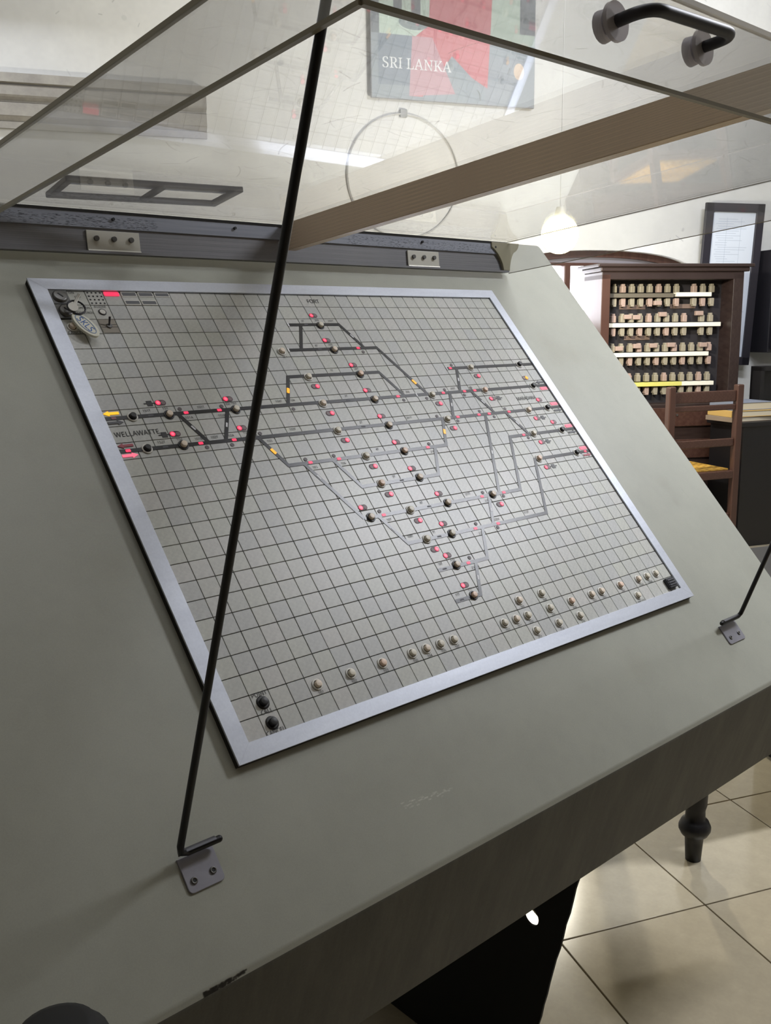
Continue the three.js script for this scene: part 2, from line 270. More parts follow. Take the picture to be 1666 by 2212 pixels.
// =================================================================== THE TRACK DIAGRAM PANEL (local x right, y up the slope, z out of it)
const panel = thing('track_diagram_board', 'mosaic track diagram panel in an aluminium frame with lit lamps and push buttons', 'control panel', [TL.x, TL.y, TL.z]);
panel.rotation.x = -TILT;
const P = (u, v) => [u * S, -v * SV];
{
  // mosaic tiles: the largest in view as pieces, the others joined
  const tg = rb(S - 0.0011, SV - 0.0011, 0.005, 0.0004, 0, 0, -0.0025, 1), list = [];
  camera.updateMatrixWorld();
  const eye = camera.position;
  for (let i = 0; i < 34; i++) for (let j = 0; j < 26; j++) { const p = fp(i + 0.5, j + 0.5); const d = p.clone().sub(eye); list.push({ i, j, a: Math.abs(d.clone().normalize().dot(ndir)) / d.lengthSq() }); }
  list.sort((a, b) => b.a - a.a);
  const rest = [];
  list.forEach(({ i, j }, k) => {
    const [x, y] = P(i + 0.5, j + 0.5), lift = (rnd() - 0.5) * 0.0003;
    if (k < 300) { const t = obj('tile', tg, M.tile[Math.floor(rnd() * 5)], panel); t.name = k ? `tile_${String(k).padStart(3, '0')}` : 'tile'; t.position.set(x, y, lift); } else rest.push(tg.clone().translate(x, y, lift));
  });
  const farGeo = mergeGeometries(rest.map((g) => { const h = g.index ? g.toNonIndexed() : g, c = M.tile[Math.floor(rnd() * 5)].color, n = h.attributes.position.count, a = new Float32Array(n * 3); for (let i = 0; i < n; i++) a.set([c.r, c.g, c.b], i * 3); h.setAttribute('color', new THREE.BufferAttribute(a, 3)); return h; }));
  const far = obj('further_tiles', farGeo, phys({ color: 0xffffff, roughness: 0.36, map: M.tile[0].map, vertexColors: true }), panel); far.userData.kind = 'stuff';
  obj('backing_plate', bx(34 * S, 26 * SV, 0.003, 17 * S, -13 * SV, -0.0042), M.joint, panel);
  // frame: four mitred strips on a dark gasket
  const U0 = -0.82, U1 = 34.76, W0 = -0.74, W1 = 26.78, inner = [[0, 0], [34, 0], [34, 26], [0, 26]], outer = [[U0, W0], [U1, W0], [U1, W1], [U0, W1]];
  for (let k = 0; k < 4; k++) {
    const n = (k + 1) % 4, q = [outer[k], outer[n], inner[n], inner[k]].map(([u, v]) => new THREE.Vector2(u * S, -v * SV));
    const c = q.reduce((a, b) => a.clone().add(b)).multiplyScalar(0.25), dx = 0.00025;
    const sh = new THREE.Shape(q.map((p, m) => { const e = (m === 0 || m === 3) ? 1 : -1, t = q[1].clone().sub(q[0]).normalize(); return p.clone().addScaledVector(t, e * dx); }));
    obj('frame_strip', new THREE.ExtrudeGeometry(sh, { depth: 0.0022, bevelEnabled: true, bevelSize: 0.0004, bevelThickness: 0.0005, bevelSegments: 2 }).translate(0, 0, 0.0008), M.aluminium, panel).name = k ? `frame_strip_00${k}` : 'frame_strip';
  }
  const gs = new THREE.Shape([[U0 + 0.01, W0 + 0.01], [U1 - 0.01, W0 + 0.01], [U1 - 0.01, W1 - 0.01], [U0 + 0.01, W1 - 0.01]].map(([u, v]) => new THREE.Vector2(u * S, -v * SV)));
  gs.holes.push(new THREE.Path([[0.02, 0.02], [0.02, 25.98], [33.98, 25.98], [33.98, 0.02]].map(([u, v]) => new THREE.Vector2(u * S, -v * SV))));
  obj('gasket', new THREE.ExtrudeGeometry(gs, { depth: 0.0094, bevelEnabled: false }).translate(0, 0, -0.009), M.gasket, panel);

  // track lines: flat bars, mitred at the bends
  const HW = 0.108;
  const bar = (pts) => {
    const L = [], R = [], q = pts.map(([u, v]) => new THREE.Vector2(u * S, -v * SV));
    q.forEach((p, i) => {
      const a = i ? p.clone().sub(q[i - 1]).normalize() : null, b = i < q.length - 1 ? q[i + 1].clone().sub(p).normalize() : null, d = (a && b ? a.clone().add(b) : (a ?? b)).normalize();
      const nrm = new THREE.Vector2(-d.y, d.x), k = a && b ? 1 / Math.max(0.4, nrm.dot(new THREE.Vector2(-a.y, a.x))) : 1;
      L.push(p.clone().addScaledVector(nrm, HW * S * k)); R.unshift(p.clone().addScaledVector(nrm, -HW * S * k));
    });
    return new THREE.ExtrudeGeometry(new THREE.Shape([...L, ...R]), { depth: 0.0004, bevelEnabled: false }).translate(0, 0, 0.0002);
  };
  const lines = [
    [[14, 2.5], [18, 2.5], [19, 4.5]], [[13, 4.5], [20, 4.5], [22, 8.5]], [[15, 2.5], [14, 4.5]], [[11, 8.5], [12, 6.5], [19, 6.5], [20, 8.5]], [[0, 8.5], [34, 8.5]], [[0, 10.5], [34, 10.5]],
    [[4, 8.5], [5, 10.5]], [[7, 8.5], [6, 10.5]], [[8, 10.5], [9, 12.5], [21, 12.5], [22, 10.5]], [[10, 12.5], [12, 16.5]], [[12, 12.5], [13, 14.5], [19, 14.5], [20, 12.5]],
    [[12, 16.5], [25, 16.5], [27, 12.5], [34, 12.5]], [[13, 16.5], [14, 18.5], [26, 18.5], [28, 14.5], [34, 14.5]], [[26, 10.5], [23, 16.5]], [[22, 16.5], [21, 18.5]], [[20, 18.5], [19, 20.5], [15, 20.5]],
    [[18, 20.5], [17, 22.5], [15, 22.5]], [[25, 6.5], [34, 6.5]], [[26, 6.5], [25, 8.5]], [[24, 8.5], [23, 10.5]], [[26, 8.5], [27, 10.5]], [[28, 10.5], [29, 12.5]],
  ];
  lines.forEach((l, i) => { const o = obj('track_line', bar(l), M.track, panel); o.name = i ? `track_line_${String(i).padStart(3, '0')}` : 'track_line'; o.position.z = i * 0.00001; });

  // push buttons: ring and cap
  const lathe = (pr, n = 24) => new THREE.LatheGeometry(pr.map(([r, y]) => new THREE.Vector2(r * S, y * S)), n).rotateX(Math.PI / 2);
  const ringGeo = lathe([[0.2, 0], [0.2, 0.035], [0.215, 0.045], [0.265, 0.045], [0.28, 0.03], [0.28, 0]]);
  const wellGeo = lathe([[0, 0.012], [0.205, 0.012]]);
  const capGeo = lathe([[0.165, 0], [0.165, 0.17], [0.155, 0.195], [0.13, 0.205], [0, 0.21]]);
  const bigRing = lathe([[0, 0.05], [0.25, 0.05], [0.3, 0.035], [0.32, 0]]), bigCap = lathe([[0.19, 0.04], [0.185, 0.2], [0.16, 0.225], [0, 0.232]]);
  let bn = 0;
  function button(u, v, ringM, capM, big) {
    const g = new THREE.Group(); g.name = bn ? `push_button_${String(bn).padStart(3, '0')}` : 'push_button'; bn++;
    panel.add(g); g.position.set(...P(u, v), 0.0004);
    obj('ring', big ? bigRing : ringGeo, ringM, g);
    if (!big) obj('well', wellGeo, M.gasket, g);
    obj('cap', big ? bigCap : capGeo, capM, g);
  }
  const cp = () => M.cap[Math.floor(rnd() * 3)];
  for (const [u, v] of [[12.5, 4.6], [13.4, 6.6], [13.4, 8.6], [13.4, 10.6], [14.4, 12.55], [27.35, 6.55], [27.35, 8.55], [22.3, 8.6], [30.4, 10.55], [22.35, 10.6], [29.4, 12.5], [28.4, 14.5], [14.4, 14.5], [15.4, 16.5], [15.4, 18.5], [0.48, 2.55],
    [4.5, 24.5], [6.5, 24.5], [8.5, 24.5], [10.5, 24.5], [11.5, 24.5], [12.5, 24.5], [13.5, 24.5], [17.5, 24.5], [18.5, 24.5], [19.5, 24.5], [19.5, 23.5], [21.5, 23.5], [21.5, 24.5], [19.5, 25.5], [21.5, 25.5], [23.5, 24.5], [23.5, 25.5], [25.5, 24.5], [26.5, 24.5], [28.5, 24.5], [30.5, 24.5], [31.5, 24.5], [32.5, 24.5], [29.5, 25.5]]) button(u, v, M.ringWhite, cp());
  for (const [u, v] of [[16.45, 2.6], [16.45, 4.6], [17.4, 6.6], [17.4, 8.6], [7.5, 8.55], [7.5, 10.55], [3.5, 8.55], [3.5, 10.5], [17.35, 10.6], [17.4, 12.55], [17.4, 14.5], [22.35, 16.5], [18.4, 16.5], [12.45, 16.5], [17.4, 18.5], [16.45, 20.45], [16.45, 22.45]]) button(u, v, M.ringBlack, cp());
  for (const [u, v] of [[1.5, 8.5], [1.5, 10.5], [32.5, 6.5], [32.5, 8.5], [32.5, 10.5], [32.5, 12.5], [32.5, 14.5]]) button(u, v, M.ringWhite, M.black);
  for (const [u, v] of [[1.5, 24.5], [1.5, 25.5]]) button(u, v, M.black, M.black, true);

  // signals: a dark pill with one lit and one unlit lens
  const stadium = (w, h, r) => { const s = new THREE.Shape(); s.moveTo(-w / 2 + r, -h / 2); s.lineTo(w / 2 - r, -h / 2); s.absarc(w / 2 - r, 0, r, -Math.PI / 2, Math.PI / 2); s.lineTo(-w / 2 + r, h / 2); s.absarc(-w / 2 + r, 0, r, Math.PI / 2, Math.PI * 1.5); return s; };
  const flat = (s, d = 0.0004) => new THREE.ExtrudeGeometry(s, { depth: d, bevelEnabled: false, curveSegments: 10 });
  const pillGeo = flat(stadium(0.62 * S, 0.34 * S, 0.168 * S)).translate(0, 0, 0.0002), lens = flat(new THREE.Shape().absarc(0, 0, 0.14 * S, 0, Math.PI * 2), 0.0012), core = flat(new THREE.Shape().absarc(0, 0, 0.085 * S, 0, Math.PI * 2), 0.0014), offLens = flat(new THREE.Shape().absarc(0, 0, 0.12 * S, 0, Math.PI * 2), 0.0008);
  let sn = 0;
  function signal(u, v, side, lit = M.red, hot = M.redHot) {
    const g = new THREE.Group(); g.name = sn ? `signal_lamp_${String(sn).padStart(3, '0')}` : 'signal_lamp'; sn++; panel.add(g); g.position.set(...P(u, v), 0);
    obj('lamp_surround', pillGeo, M.pill, g);
    const k = side === 'L' ? -1 : 1;
    obj('lit_lens', lens, lit, g).position.x = k * 0.14 * S; obj('lens_core', core, hot, g).position.x = k * 0.14 * S; obj('dark_lens', offLens, M.off, g).position.x = -k * 0.15 * S;
  }
  for (const [u, v] of [[16.34, 1.75], [16.29, 3.8], [17.25, 5.84], [17.23, 7.86], [7.34, 7.79], [7.3, 9.78], [3.34, 7.74], [3.34, 9.76], [27.61, 9.29], [32.21, 9.74], [17.2, 9.87], [30.76, 11.28], [32.2, 11.75], [17.18, 11.84], [29.72, 13.25], [17.23, 13.8], [28.72, 15.24], [18.15, 15.77], [12.28, 15.8], [17.2, 17.76], [16.21, 19.74], [16.25, 21.72]]) signal(u, v, 'L');
  for (const [u, v] of [[13.57, 7.32], [13.57, 9.33], [13.58, 11.31], [27.51, 7.29], [22.48, 9.32], [22.45, 11.32], [14.54, 13.3], [14.56, 15.27], [15.56, 17.26], [22.51, 17.26], [15.58, 19.22]]) signal(u, v, 'R');
  signal(32.25, 7.73, 'R', M.yellow, M.amber);
  // small lit and unlit marks
  const count = {};
  const mark = (name, geo, m, u, v, rot = 0) => { const k = count[name] = (count[name] ?? -1) + 1; const o = obj(k ? `${name}_${String(k).padStart(3, '0')}` : name, geo, m, panel); o.position.set(...P(u, v), 0.0003); o.rotation.z = rot; return o; };
  const rr = (w, h, r) => { const s = new THREE.Shape(); w *= S; h *= S; r *= S; s.moveTo(-w / 2 + r, -h / 2); s.lineTo(w / 2 - r, -h / 2); s.quadraticCurveTo(w / 2, -h / 2, w / 2, -h / 2 + r); s.lineTo(w / 2, h / 2 - r); s.quadraticCurveTo(w / 2, h / 2, w / 2 - r, h / 2); s.lineTo(-w / 2 + r, h / 2); s.quadraticCurveTo(-w / 2, h / 2, -w / 2, h / 2 - r); s.lineTo(-w / 2, -h / 2 + r); s.quadraticCurveTo(-w / 2, -h / 2, -w / 2 + r, -h / 2); return s; };
  const redGeo = flat(rr(0.26, 0.15, 0.04), 0.0009), yelGeo = flat(rr(0.17, 0.38, 0.04), 0.0009), dashGeo = flat(rr(0.1, 0.3, 0.02), 0.0008), dotGeo = flat(new THREE.Shape().absarc(0, 0, 0.115 * S, 0, Math.PI * 2), 0.0005), midGeo = flat(rr(0.3, 0.09, 0.02), 0.0006);
  for (const [u, v] of [[4.5, 8.5], [4.5, 10.5], [6.5, 8.5], [6.5, 10.5], [18.45, 4.5], [10.45, 12.5], [12.45, 12.5], [19.4, 8.5], [25.4, 6.5], [23.4, 8.5], [25.4, 8.5], [26.4, 8.5], [23.4, 10.5], [25.4, 10.5], [26.4, 10.5], [28.4, 10.5], [28.4, 12.5], [19.4, 12.5], [13.4, 16.5], [21.4, 16.5], [23.4, 16.5], [21.4, 18.5], [19.4, 18.5], [17.4, 20.5], [0.5, 10.5], [33.5, 14.5]]) mark('track_lamp', redGeo, M.red, u, v);
  mark('track_lamp', redGeo, M.dim, 0.5, 8.5);
  const slope = 0.46;
  for (const [u, v, r] of [[11.5, 7.5, -slope], [8.5, 11.5, slope], [21.45, 7.45, slope], [21.5, 11.5, -slope]]) mark('point_lamp', yelGeo, M.yellow, u, v, r);
  for (const [u, v, r] of [[18.5, 3.5, slope], [6.5, 9.5, -slope], [4.5, 9.5, slope], [25.5, 7.5, -slope], [23.5, 9.5, -slope], [26.5, 9.5, slope], [28.5, 11.5, slope], [24.5, 13.5, -slope], [10.5, 13.5, slope], [13.5, 17.5, slope], [21.5, 17.5, -slope], [17.5, 21.5, -slope], [21.0, 8.5, 0], [14.05, 2.5, 0], [13.05, 4.5, 0], [25.05, 6.5, 0]]) mark('white_mark', dashGeo, M.whiteDash, u, v, r);
  for (const [u, v] of [[4.25, 8.23], [6.75, 8.25], [4.75, 10.78], [6.25, 10.79], [11.2, 8.82], [8.25, 10.25], [18.7, 4.82], [19.7, 8.82], [21.7, 8.82], [23.7, 8.25], [25.7, 6.22], [25.2, 8.8], [26.2, 8.25], [21.65, 10.28], [23.2, 10.8], [25.65, 10.22], [26.7, 10.78], [28.2, 10.22], [28.7, 12.76], [19.65, 12.26], [10.25, 12.25], [12.22, 12.25], [13.25, 16.22], [21.65, 16.24], [23.2, 16.74], [19.65, 18.2], [21.2, 18.75], [17.7, 20.2]]) mark('indicator', dotGeo, M.dot, u, v);
  for (const [u, v] of [[2.5, 8.5], [2.5, 10.5], [15.4, 2.5], [15.4, 4.5], [15.4, 8.5], [15.4, 10.5], [16.0, 14.5], [16.9, 16.5], [16.4, 18.5], [15.5, 20.5], [15.5, 22.5], [31.4, 10.5], [31.4, 12.5]]) mark('track_slot', midGeo, M.inkGrey, u, v);
  // arrows and block symbols
  const arrow = (k) => { const s = new THREE.Shape(); for (const [i, [x, y]] of [[-0.4, 0.07], [0.12, 0.07], [0.12, 0.15], [0.42, 0], [0.12, -0.15], [0.12, -0.07], [-0.4, -0.07]].entries()) s[i ? 'lineTo' : 'moveTo'](k * x * S, y * S); return flat(s, 0.0008); };
  mark('arrow', arrow(-1), M.amber, 0.48, 8.2); mark('arrow', arrow(1), M.greyMark, 0.5, 8.78); mark('arrow', arrow(-1), M.dimArrow, 0.48, 10.19); mark('arrow', arrow(1), M.redHot, 0.5, 10.78);
  for (const v of [8.2, 10.8, 12.78]) mark('arrow', arrow(v < 9 ? -1 : 1), M.greyMark, 33.48, v);
  const flag = flat(rr(0.72, 0.24, 0.06), 0.0008);
  for (const v of [8.78, 10.2, 12.22, 14.2]) mark('arrow_lamp', flag, M.redHot, 33.5, v);
  mark('arrow', arrow(1), M.dimArrow, 33.48, 14.8);
  const cross = flat((() => { const s = new THREE.Shape(); for (const [i, [x, y]] of [[-0.32, 0.03], [-0.16, 0.03], [-0.16, 0.16], [0.14, 0.16], [0.14, 0.03], [0.34, 0.03], [0.34, -0.03], [0.14, -0.03], [0.14, -0.16], [-0.16, -0.16], [-0.16, -0.03], [-0.32, -0.03]].entries()) s[i ? 'lineTo' : 'moveTo'](x * S, y * S); return s; })(), 0.0005);
  for (const [u, v] of [[2.74, 7.74], [2.75, 9.76], [28.25, 9.29], [31.4, 11.28], [30.36, 13.25], [29.36, 15.24]]) mark('block_symbol', cross, M.ringBlack, u, v);
  // top left: speaker holes, alarm lamp, label plates, buzzer button, toggle, socket
  for (let i = 0; i < 4; i++) for (let j = 0; j < 4; j++) mark('speaker_hole', flat(new THREE.Shape().absarc(0, 0, 0.05 * S, 0, Math.PI * 2), 0.0003), M.screwDark, 2.15 + i * 0.235, 0.12 + j * 0.25);
  mark('alarm_lamp', flat(rr(0.86, 0.27, 0.06), 0.001), M.red, 3.48, 0.2);
  for (const [u, v] of [[4.5, 0.2], [5.5, 0.2], [6.5, 0.2], [4.5, 0.8], [5.5, 0.8]]) { mark('label_plate', flat(rr(0.9, 0.34, 0.02), 0.0004), M.ringWhite, u, v); mark('label_lamp', flat(rr(0.8, 0.22, 0.02), 0.0007), M.greyMark, u, v); }
  mark('buzzer_button', lathe([[0, 0.04], [0.14, 0.04], [0.16, 0.03], [0.16, 0]]), M.ringWhite, 2.5, 1.5); mark('buzzer_ring', new THREE.TorusGeometry(0.19 * S, 0.03 * S, 6, 24), M.ringBlack, 2.5, 1.5);
  mark('switch_plate', flat(rr(0.92, 0.9, 0.02), 0.0004), std(0x8f887c, 0.6), 2.5, 2.5);
  const tg2 = new THREE.Group(); tg2.name = 'toggle_switch'; panel.add(tg2); tg2.position.set(...P(2.5, 2.5), 0.0006);
  obj('switch_line', [bx(0.9 * S, 0.03 * S, 0.0004, 0, 0.1 * S, 0), bx(0.9 * S, 0.03 * S, 0.0004, 0, -0.07 * S, 0)], M.screwDark, tg2);
  obj('switch_nut', cyl(0.16 * S, 0.17 * S, 0.004, 6).rotateX(Math.PI / 2), M.screw, tg2);
  obj('switch_lever', cyl(0.06 * S, 0.04 * S, 0.5 * S, 12, 0, 0.25 * S, 0).rotateX(Math.PI / 2 - 0.55), M.hardware, tg2);
  const lk = (v) => { const g = new THREE.Group(); g.name = v < 1 ? 'key_lock' : 'key_lock_001'; panel.add(g); g.position.set(...P(0.5, v), 0.0004); obj('lock_plate', rb(0.98 * S, 0.98 * SV, 0.004, 0.0006), std(0x5a5a58, 0.4, 0.6), g); obj('lock_barrel', lathe([[0.4, 0], [0.38, 0.15], [0.3, 0.2], [0, 0.2]]), M.screw, g); obj('lock_slot', bx(0.07 * S, 0.34 * S, 0.001, 0, 0, 0.2 * S).rotateZ(0.7), M.screwDark, g); };
  lk(0.5); lk(1.5);
  const so = new THREE.Group(); so.name = 'socket'; panel.add(so); so.position.set(...P(33.25, 25.45), 0);
  obj('socket_body', rb(0.85 * S, 0.72 * S, 0.008, 0.0012, 0, 0, 0.003), std(0x1d1e24, 0.4), so);
  for (const y of [0.17, 0, -0.17]) obj('socket_rib', rb(0.7 * S, 0.09 * S, 0.0025, 0.0008, 0, y * S, 0.0075), std(0x44464f, 0.35), so);
  // lettering
  let ln = 0;
  function text(str, u, v, size, m = M.ink) {
    const g = new THREE.ShapeGeometry(font.generateShapes(str, size * S), 3); g.computeBoundingBox(); const b = g.boundingBox; g.translate(-(b.min.x + b.max.x) / 2, -(b.min.y + b.max.y) / 2, 0.0006);
    const o = obj(ln ? `lettering_${String(ln).padStart(3, '0')}` : 'lettering', g, m, panel); ln++; o.position.set(...P(u, v), 0); return o;
  }
  text('WELLAWATTE', 1.36, 9.5, 0.285);
  text('FORT', 17.0, 0.53, 0.3); text('MARADANA', 31.0, 9.5, 0.28);
  for (const [t, u, v] of [['101', 4.5, 24.9], ['102', 6.5, 24.9], ['103', 8.5, 24.9], ['106', 10.5, 24.9], ['104', 11.5, 24.9], ['105', 12.5, 24.9], ['107', 13.5, 24.9], ['213', 17.5, 24.92], ['211', 18.5, 24.92], ['210', 19.5, 24.92], ['205', 19.5, 23.92], ['208', 21.5, 23.92], ['206', 21.5, 24.92], ['212', 19.5, 25.9], ['214', 21.5, 25.9], ['204', 23.5, 24.92], ['216', 23.5, 25.9], ['203', 25.5, 24.92], ['202', 26.5, 24.92], ['201', 28.5, 24.92], ['200A', 30.5, 24.92], ['200B', 31.5, 24.92], ['M.1', 12.55, 5.02]]) text(t, u, v, 0.15);
  for (const [t, u, v] of [['151T', 2.4, 8.18], ['151', 3.45, 8.12], ['152T', 2.4, 10.18], ['152', 3.45, 10.1], ['101A', 4.55, 8.82], ['101T', 5.5, 8.2], ['101B', 4.5, 10.2], ['102T', 5.45, 10.2], ['102A', 6.4, 10.2], ['102B', 6.5, 8.85], ['(G) 153', 7.4, 8.12], ['154', 7.4, 10.1], ['104T', 10.5, 8.2], ['104', 11.45, 8.2], ['103T', 10.45, 10.18], ['103', 8.6, 10.8], ['105', 10.6, 12.82], ['106', 12.6, 12.82], ['107', 13.6, 16.84], ['108T', 14.4, 18.1], ['3T', 15.4, 8.18], ['2T', 15.4, 10.18], ['1T', 15.4, 6.18], ['9T', 15.3, 2.2], ['8T', 15.3, 4.2], ['209T', 17.5, 2.2], ['209', 16.4, 2.15], ['208', 16.4, 4.15], ['207', 17.35, 6.15], ['4T', 15.5, 12.18], ['5T', 15.6, 14.16], ['6T', 16.5, 16.16], ['7T', 16.2, 18.16], ['10T', 15.4, 20.14], ['11T', 15.4, 22.14], ['210', 16.4, 20.05], ['211', 16.45, 22.02], ['217T', 20.4, 16.14], ['212T', 24.3, 18.14], ['218', 19.6, 12.84], ['219', 21.6, 16.84], ['213', 19.6, 18.85], ['214', 17.6, 20.84], ['261T', 19.3, 10.18], ['207T', 19.9, 8.2], ['206', 20.4, 8.2], ['220A', 21.5, 18.2], ['203T', 24.5, 8.2], ['204', 26.1, 8.85]]) text(t, u, v, 0.15);
  text('POINT', 1.5, 24.08, 0.2); text('CALL', 1.5, 24.93, 0.2); text('CANCEL', 1.5, 25.9, 0.2); text('CANCEL', 0.55, 2.92, 0.17); text('ON', 1.25, 0.14, 0.15); text('OFF', 1.5, 0.44, 0.15); text('CENTRAL', 1.55, 1.2, 0.15); text('CONTROL', 1.55, 1.55, 0.15); text('BUZZER', 2.5, 1.12, 0.14); text('TEL', 2.4, 2.2, 0.13); text('HEADSET', 33.3, 25.92, 0.13); text('LAMP TEST', 29.5, 25.92, 0.13);
}
// =================================================================== KEYS, RODS, COVER
{
  const at = (u, v, h) => fp(u, v, h);
  const k = at(0.75, 1.5, 0.014); const keys = thing('key_bunch', 'key with a ring and a white and blue oval tag hanging from the panel lock', 'key', [k.x, k.y, k.z]); keys.rotation.x = -TILT;
  obj('key_ring', new THREE.TorusGeometry(0.0135, 0.0014, 8, 32).translate(0.004, -0.004, 0.001), M.hardware, keys);
  const key = obj('key', [rb(0.005, 0.026, 0.0022, 0.0007, 0, 0.017, 0.004), cyl(0.008, 0.008, 0.0024, 18).rotateX(Math.PI / 2).translate(0, 0.0, 0.004)], std(0x8d8a82, 0.35, 0.8), keys); key.rotation.z = -0.62; key.rotation.x = 0.12; key.position.set(-0.003, -0.006, 0);
  const ov = new THREE.Shape(); ov.absellipse(0, 0, 0.0255, 0.0125, 0, Math.PI * 2);
  const t = obj('key_tag', new THREE.ExtrudeGeometry(ov, { depth: 0.003, bevelEnabled: true, bevelSize: 0.0008, bevelThickness: 0.0008, curveSegments: 24 }), std(0xd9d7c6, 0.4), keys);
  t.position.set(0.0075, -0.037, -0.004); t.rotation.z = -1.12;
  const oi = new THREE.Shape(); oi.absellipse(0, 0, 0.021, 0.0092, 0, Math.PI * 2); const oh = new THREE.Path(); oh.absellipse(0, 0, 0.0198, 0.0082, 0, Math.PI * 2); oi.holes.push(oh);
  obj('tag_border', new THREE.ExtrudeGeometry(oi, { depth: 0.0003, bevelEnabled: false, curveSegments: 24 }).translate(0, 0, 0.0039), std(0x6d86a8, 0.5), t);
  const w = new THREE.ShapeGeometry(font.generateShapes('SKLS', 0.0105), 4); w.computeBoundingBox(); const b = w.boundingBox; w.translate(-(b.min.x + b.max.x) / 2, -(b.min.y + b.max.y) / 2, 0.0042); obj('tag_lettering', w, std(0x2f62ad, 0.5), t);
}
const CA = THREE.MathUtils.degToRad(5.6), H0 = V3(0, 1.58079, -0.0566540);
const cover = thing('panel_cover', 'raised clear acrylic cover with aluminium hinge rail over the sloped control panel', 'cover', [H0.x, H0.y, H0.z]); cover.rotation.x = -CA;
const coverPoint = (x, h, d) => V3(H0.x + x, H0.y + h * Math.cos(CA) + d * Math.sin(CA), H0.z - h * Math.sin(CA) + d * Math.cos(CA));
{
  const X0 = -0.141, X1 = 1.153, D = 0.977, H = 0.07, t = 0.004, DF = 1.002;
  const scratches = canvasTex(1024, 1024, (c, w, h) => { c.fillStyle = '#fff'; c.fillRect(0, 0, w, h); for (let i = 0; i < 500; i++) { c.strokeStyle = `rgba(120,120,120,${0.2 + rnd() * 0.5})`; c.lineWidth = 0.5 + rnd(); const x = rnd() * w, y = rnd() * h, r = 20 + rnd() * 130, a = rnd() * 6; c.beginPath(); c.arc(x, y, r, a, a + 0.1 + rnd() * 0.35); c.stroke(); } }, { srgb: false });
  const clear = phys({ color: 0xf5f5f5, transmission: 0.93, thickness: 0, roughness: 0.025, ior: 1.49, transmissionMap: scratches });
  const wallM = phys({ color: 0xf5f5f5, transmission: 0.95, thickness: 0, roughness: 0.02, ior: 1.49 });
  obj('main_sheet', bx(X1 - X0, t, DF, (X0 + X1) / 2, H, DF / 2), clear, cover);
  obj('left_wall', bx(t, H, D, X0, H / 2 - t / 2, D / 2), wallM, cover);
  obj('right_wall', bx(t, H, D, X1, H / 2 - t / 2, D / 2), wallM, cover);
  const lean = Math.atan2(DF - D, H); obj('front_wall', bx(X1 - X0, H + 0.002, t).rotateX(lean).translate((X0 + X1) / 2, H / 2 - t / 2, (D + DF) / 2), wallM, cover);
  // polished edges
  const e = 0.0052;
  obj('edge_strip', [bx(e, 0.004, D, X0, -0.003, D / 2)], M.acrylicEdge, cover);
  obj('edge_strip', [bx(e, e, DF, X0, H, DF / 2)], M.acrylicEdge, cover).name = 'edge_strip_001';
  obj('edge_strip', [bx(X1 - X0, 0.004, e, (X0 + X1) / 2, -0.003, D)], M.acrylicEdge, cover).name = 'edge_strip_002';
  obj('edge_strip', [bx(X1 - X0, e, e, (X0 + X1) / 2, H, DF)], phys({ color: 0xffffff, roughness: 0.2 }), cover).name = 'edge_strip_003';  // white colour stands for the light this front edge catches
  obj('edge_strip', [bx(0.0015, 0.0015, D, X1, -0.002, D / 2)], M.acrylicEdge, cover).name = 'edge_strip_004';
  obj('edge_strip', [bx(0.0015, 0.0015, DF, X1, H, DF / 2)], M.acrylicEdge, cover).name = 'edge_strip_005';
  // hinge rail: two aluminium strips with screws
  const rail = obj('hinge_rail', [rb(1.27, 0.05, 0.004, 0.0008, 0.505, 0.025, 0.0005), bx(1.27, 0.004, 0.014, 0.505, 0.0, 0.006)], M.dullMetal, cover);
  const strip = obj('screw_strip', [rb(1.25, 0.028, 0.0035, 0.0008, 0.5, 0.054, 0.004)], M.corroded, cover);
  for (const u of [4.85, 12.82, 20.72, 28.81, 36.72]) obj('screw', [cyl(0.0026, 0.0026, 0.004, 12).rotateX(Math.PI / 2).translate(u * S, 0.0555, 0.0075)], M.screwDark, strip).name = numbered('strip_screw');
  obj('dark_seam', bx(1.29, 0.004, 0.006, 0.5, 0.0665, 0.004), M.gasket, cover);
  for (const u of [4.78, 28.87]) {
    const hp = obj('hinge_plate', [rb(3.15 * S, 0.031, 0.0025, 0.0006, u * S, 0.0205, 0.0045), cyl(0.004, 0.004, 3.15 * S, 12).rotateZ(Math.PI / 2).translate(u * S, 0.002, 0.0042)], std(0xc9c7bc, 0.4, 0.4), cover); hp.name = numbered('hinge_plate');
    for (const k of [-1, 0, 1]) obj('hinge_screw', [new THREE.CylinderGeometry(0.0042, 0.0046, 0.0045, 14).rotateX(Math.PI / 2).translate(u * S + k * 0.031, 0.023, 0.0075)], M.screw, hp).name = numbered('hinge_screw');
  }
  // corner gusset at the right end of the rail
  const gs = new THREE.Shape(); gs.moveTo(-0.045, 0.066); gs.lineTo(0.05, 0.066); gs.quadraticCurveTo(0.048, 0.052, 0.03, 0.046); gs.quadraticCurveTo(0.016, 0.03, 0.012, 0.004); gs.lineTo(-0.008, 0.004); gs.quadraticCurveTo(-0.012, 0.036, -0.045, 0.056); gs.lineTo(-0.045, 0.066);
  obj('corner_gusset', new THREE.ExtrudeGeometry(gs, { depth: 0.006, bevelEnabled: true, bevelSize: 0.001, bevelThickness: 0.001 }).translate(1.135, 0, 0.002), std(0x8c8770, 0.5), cover);
  // stiffening rib under the sheet
  const rib = obj('stiffening_rib', [bx(0.004, 0.048, D - 0.012, 0.492, 0.044, D / 2 + 0.004), bx(0.02, 0.004, D - 0.02, 0.502, 0.021, D / 2 + 0.006)], M.bronze, cover);
  obj('rib_flange', bx(0.02, 0.004, D - 0.02, 0.504, 0.0665, D / 2), M.gasket, rib);
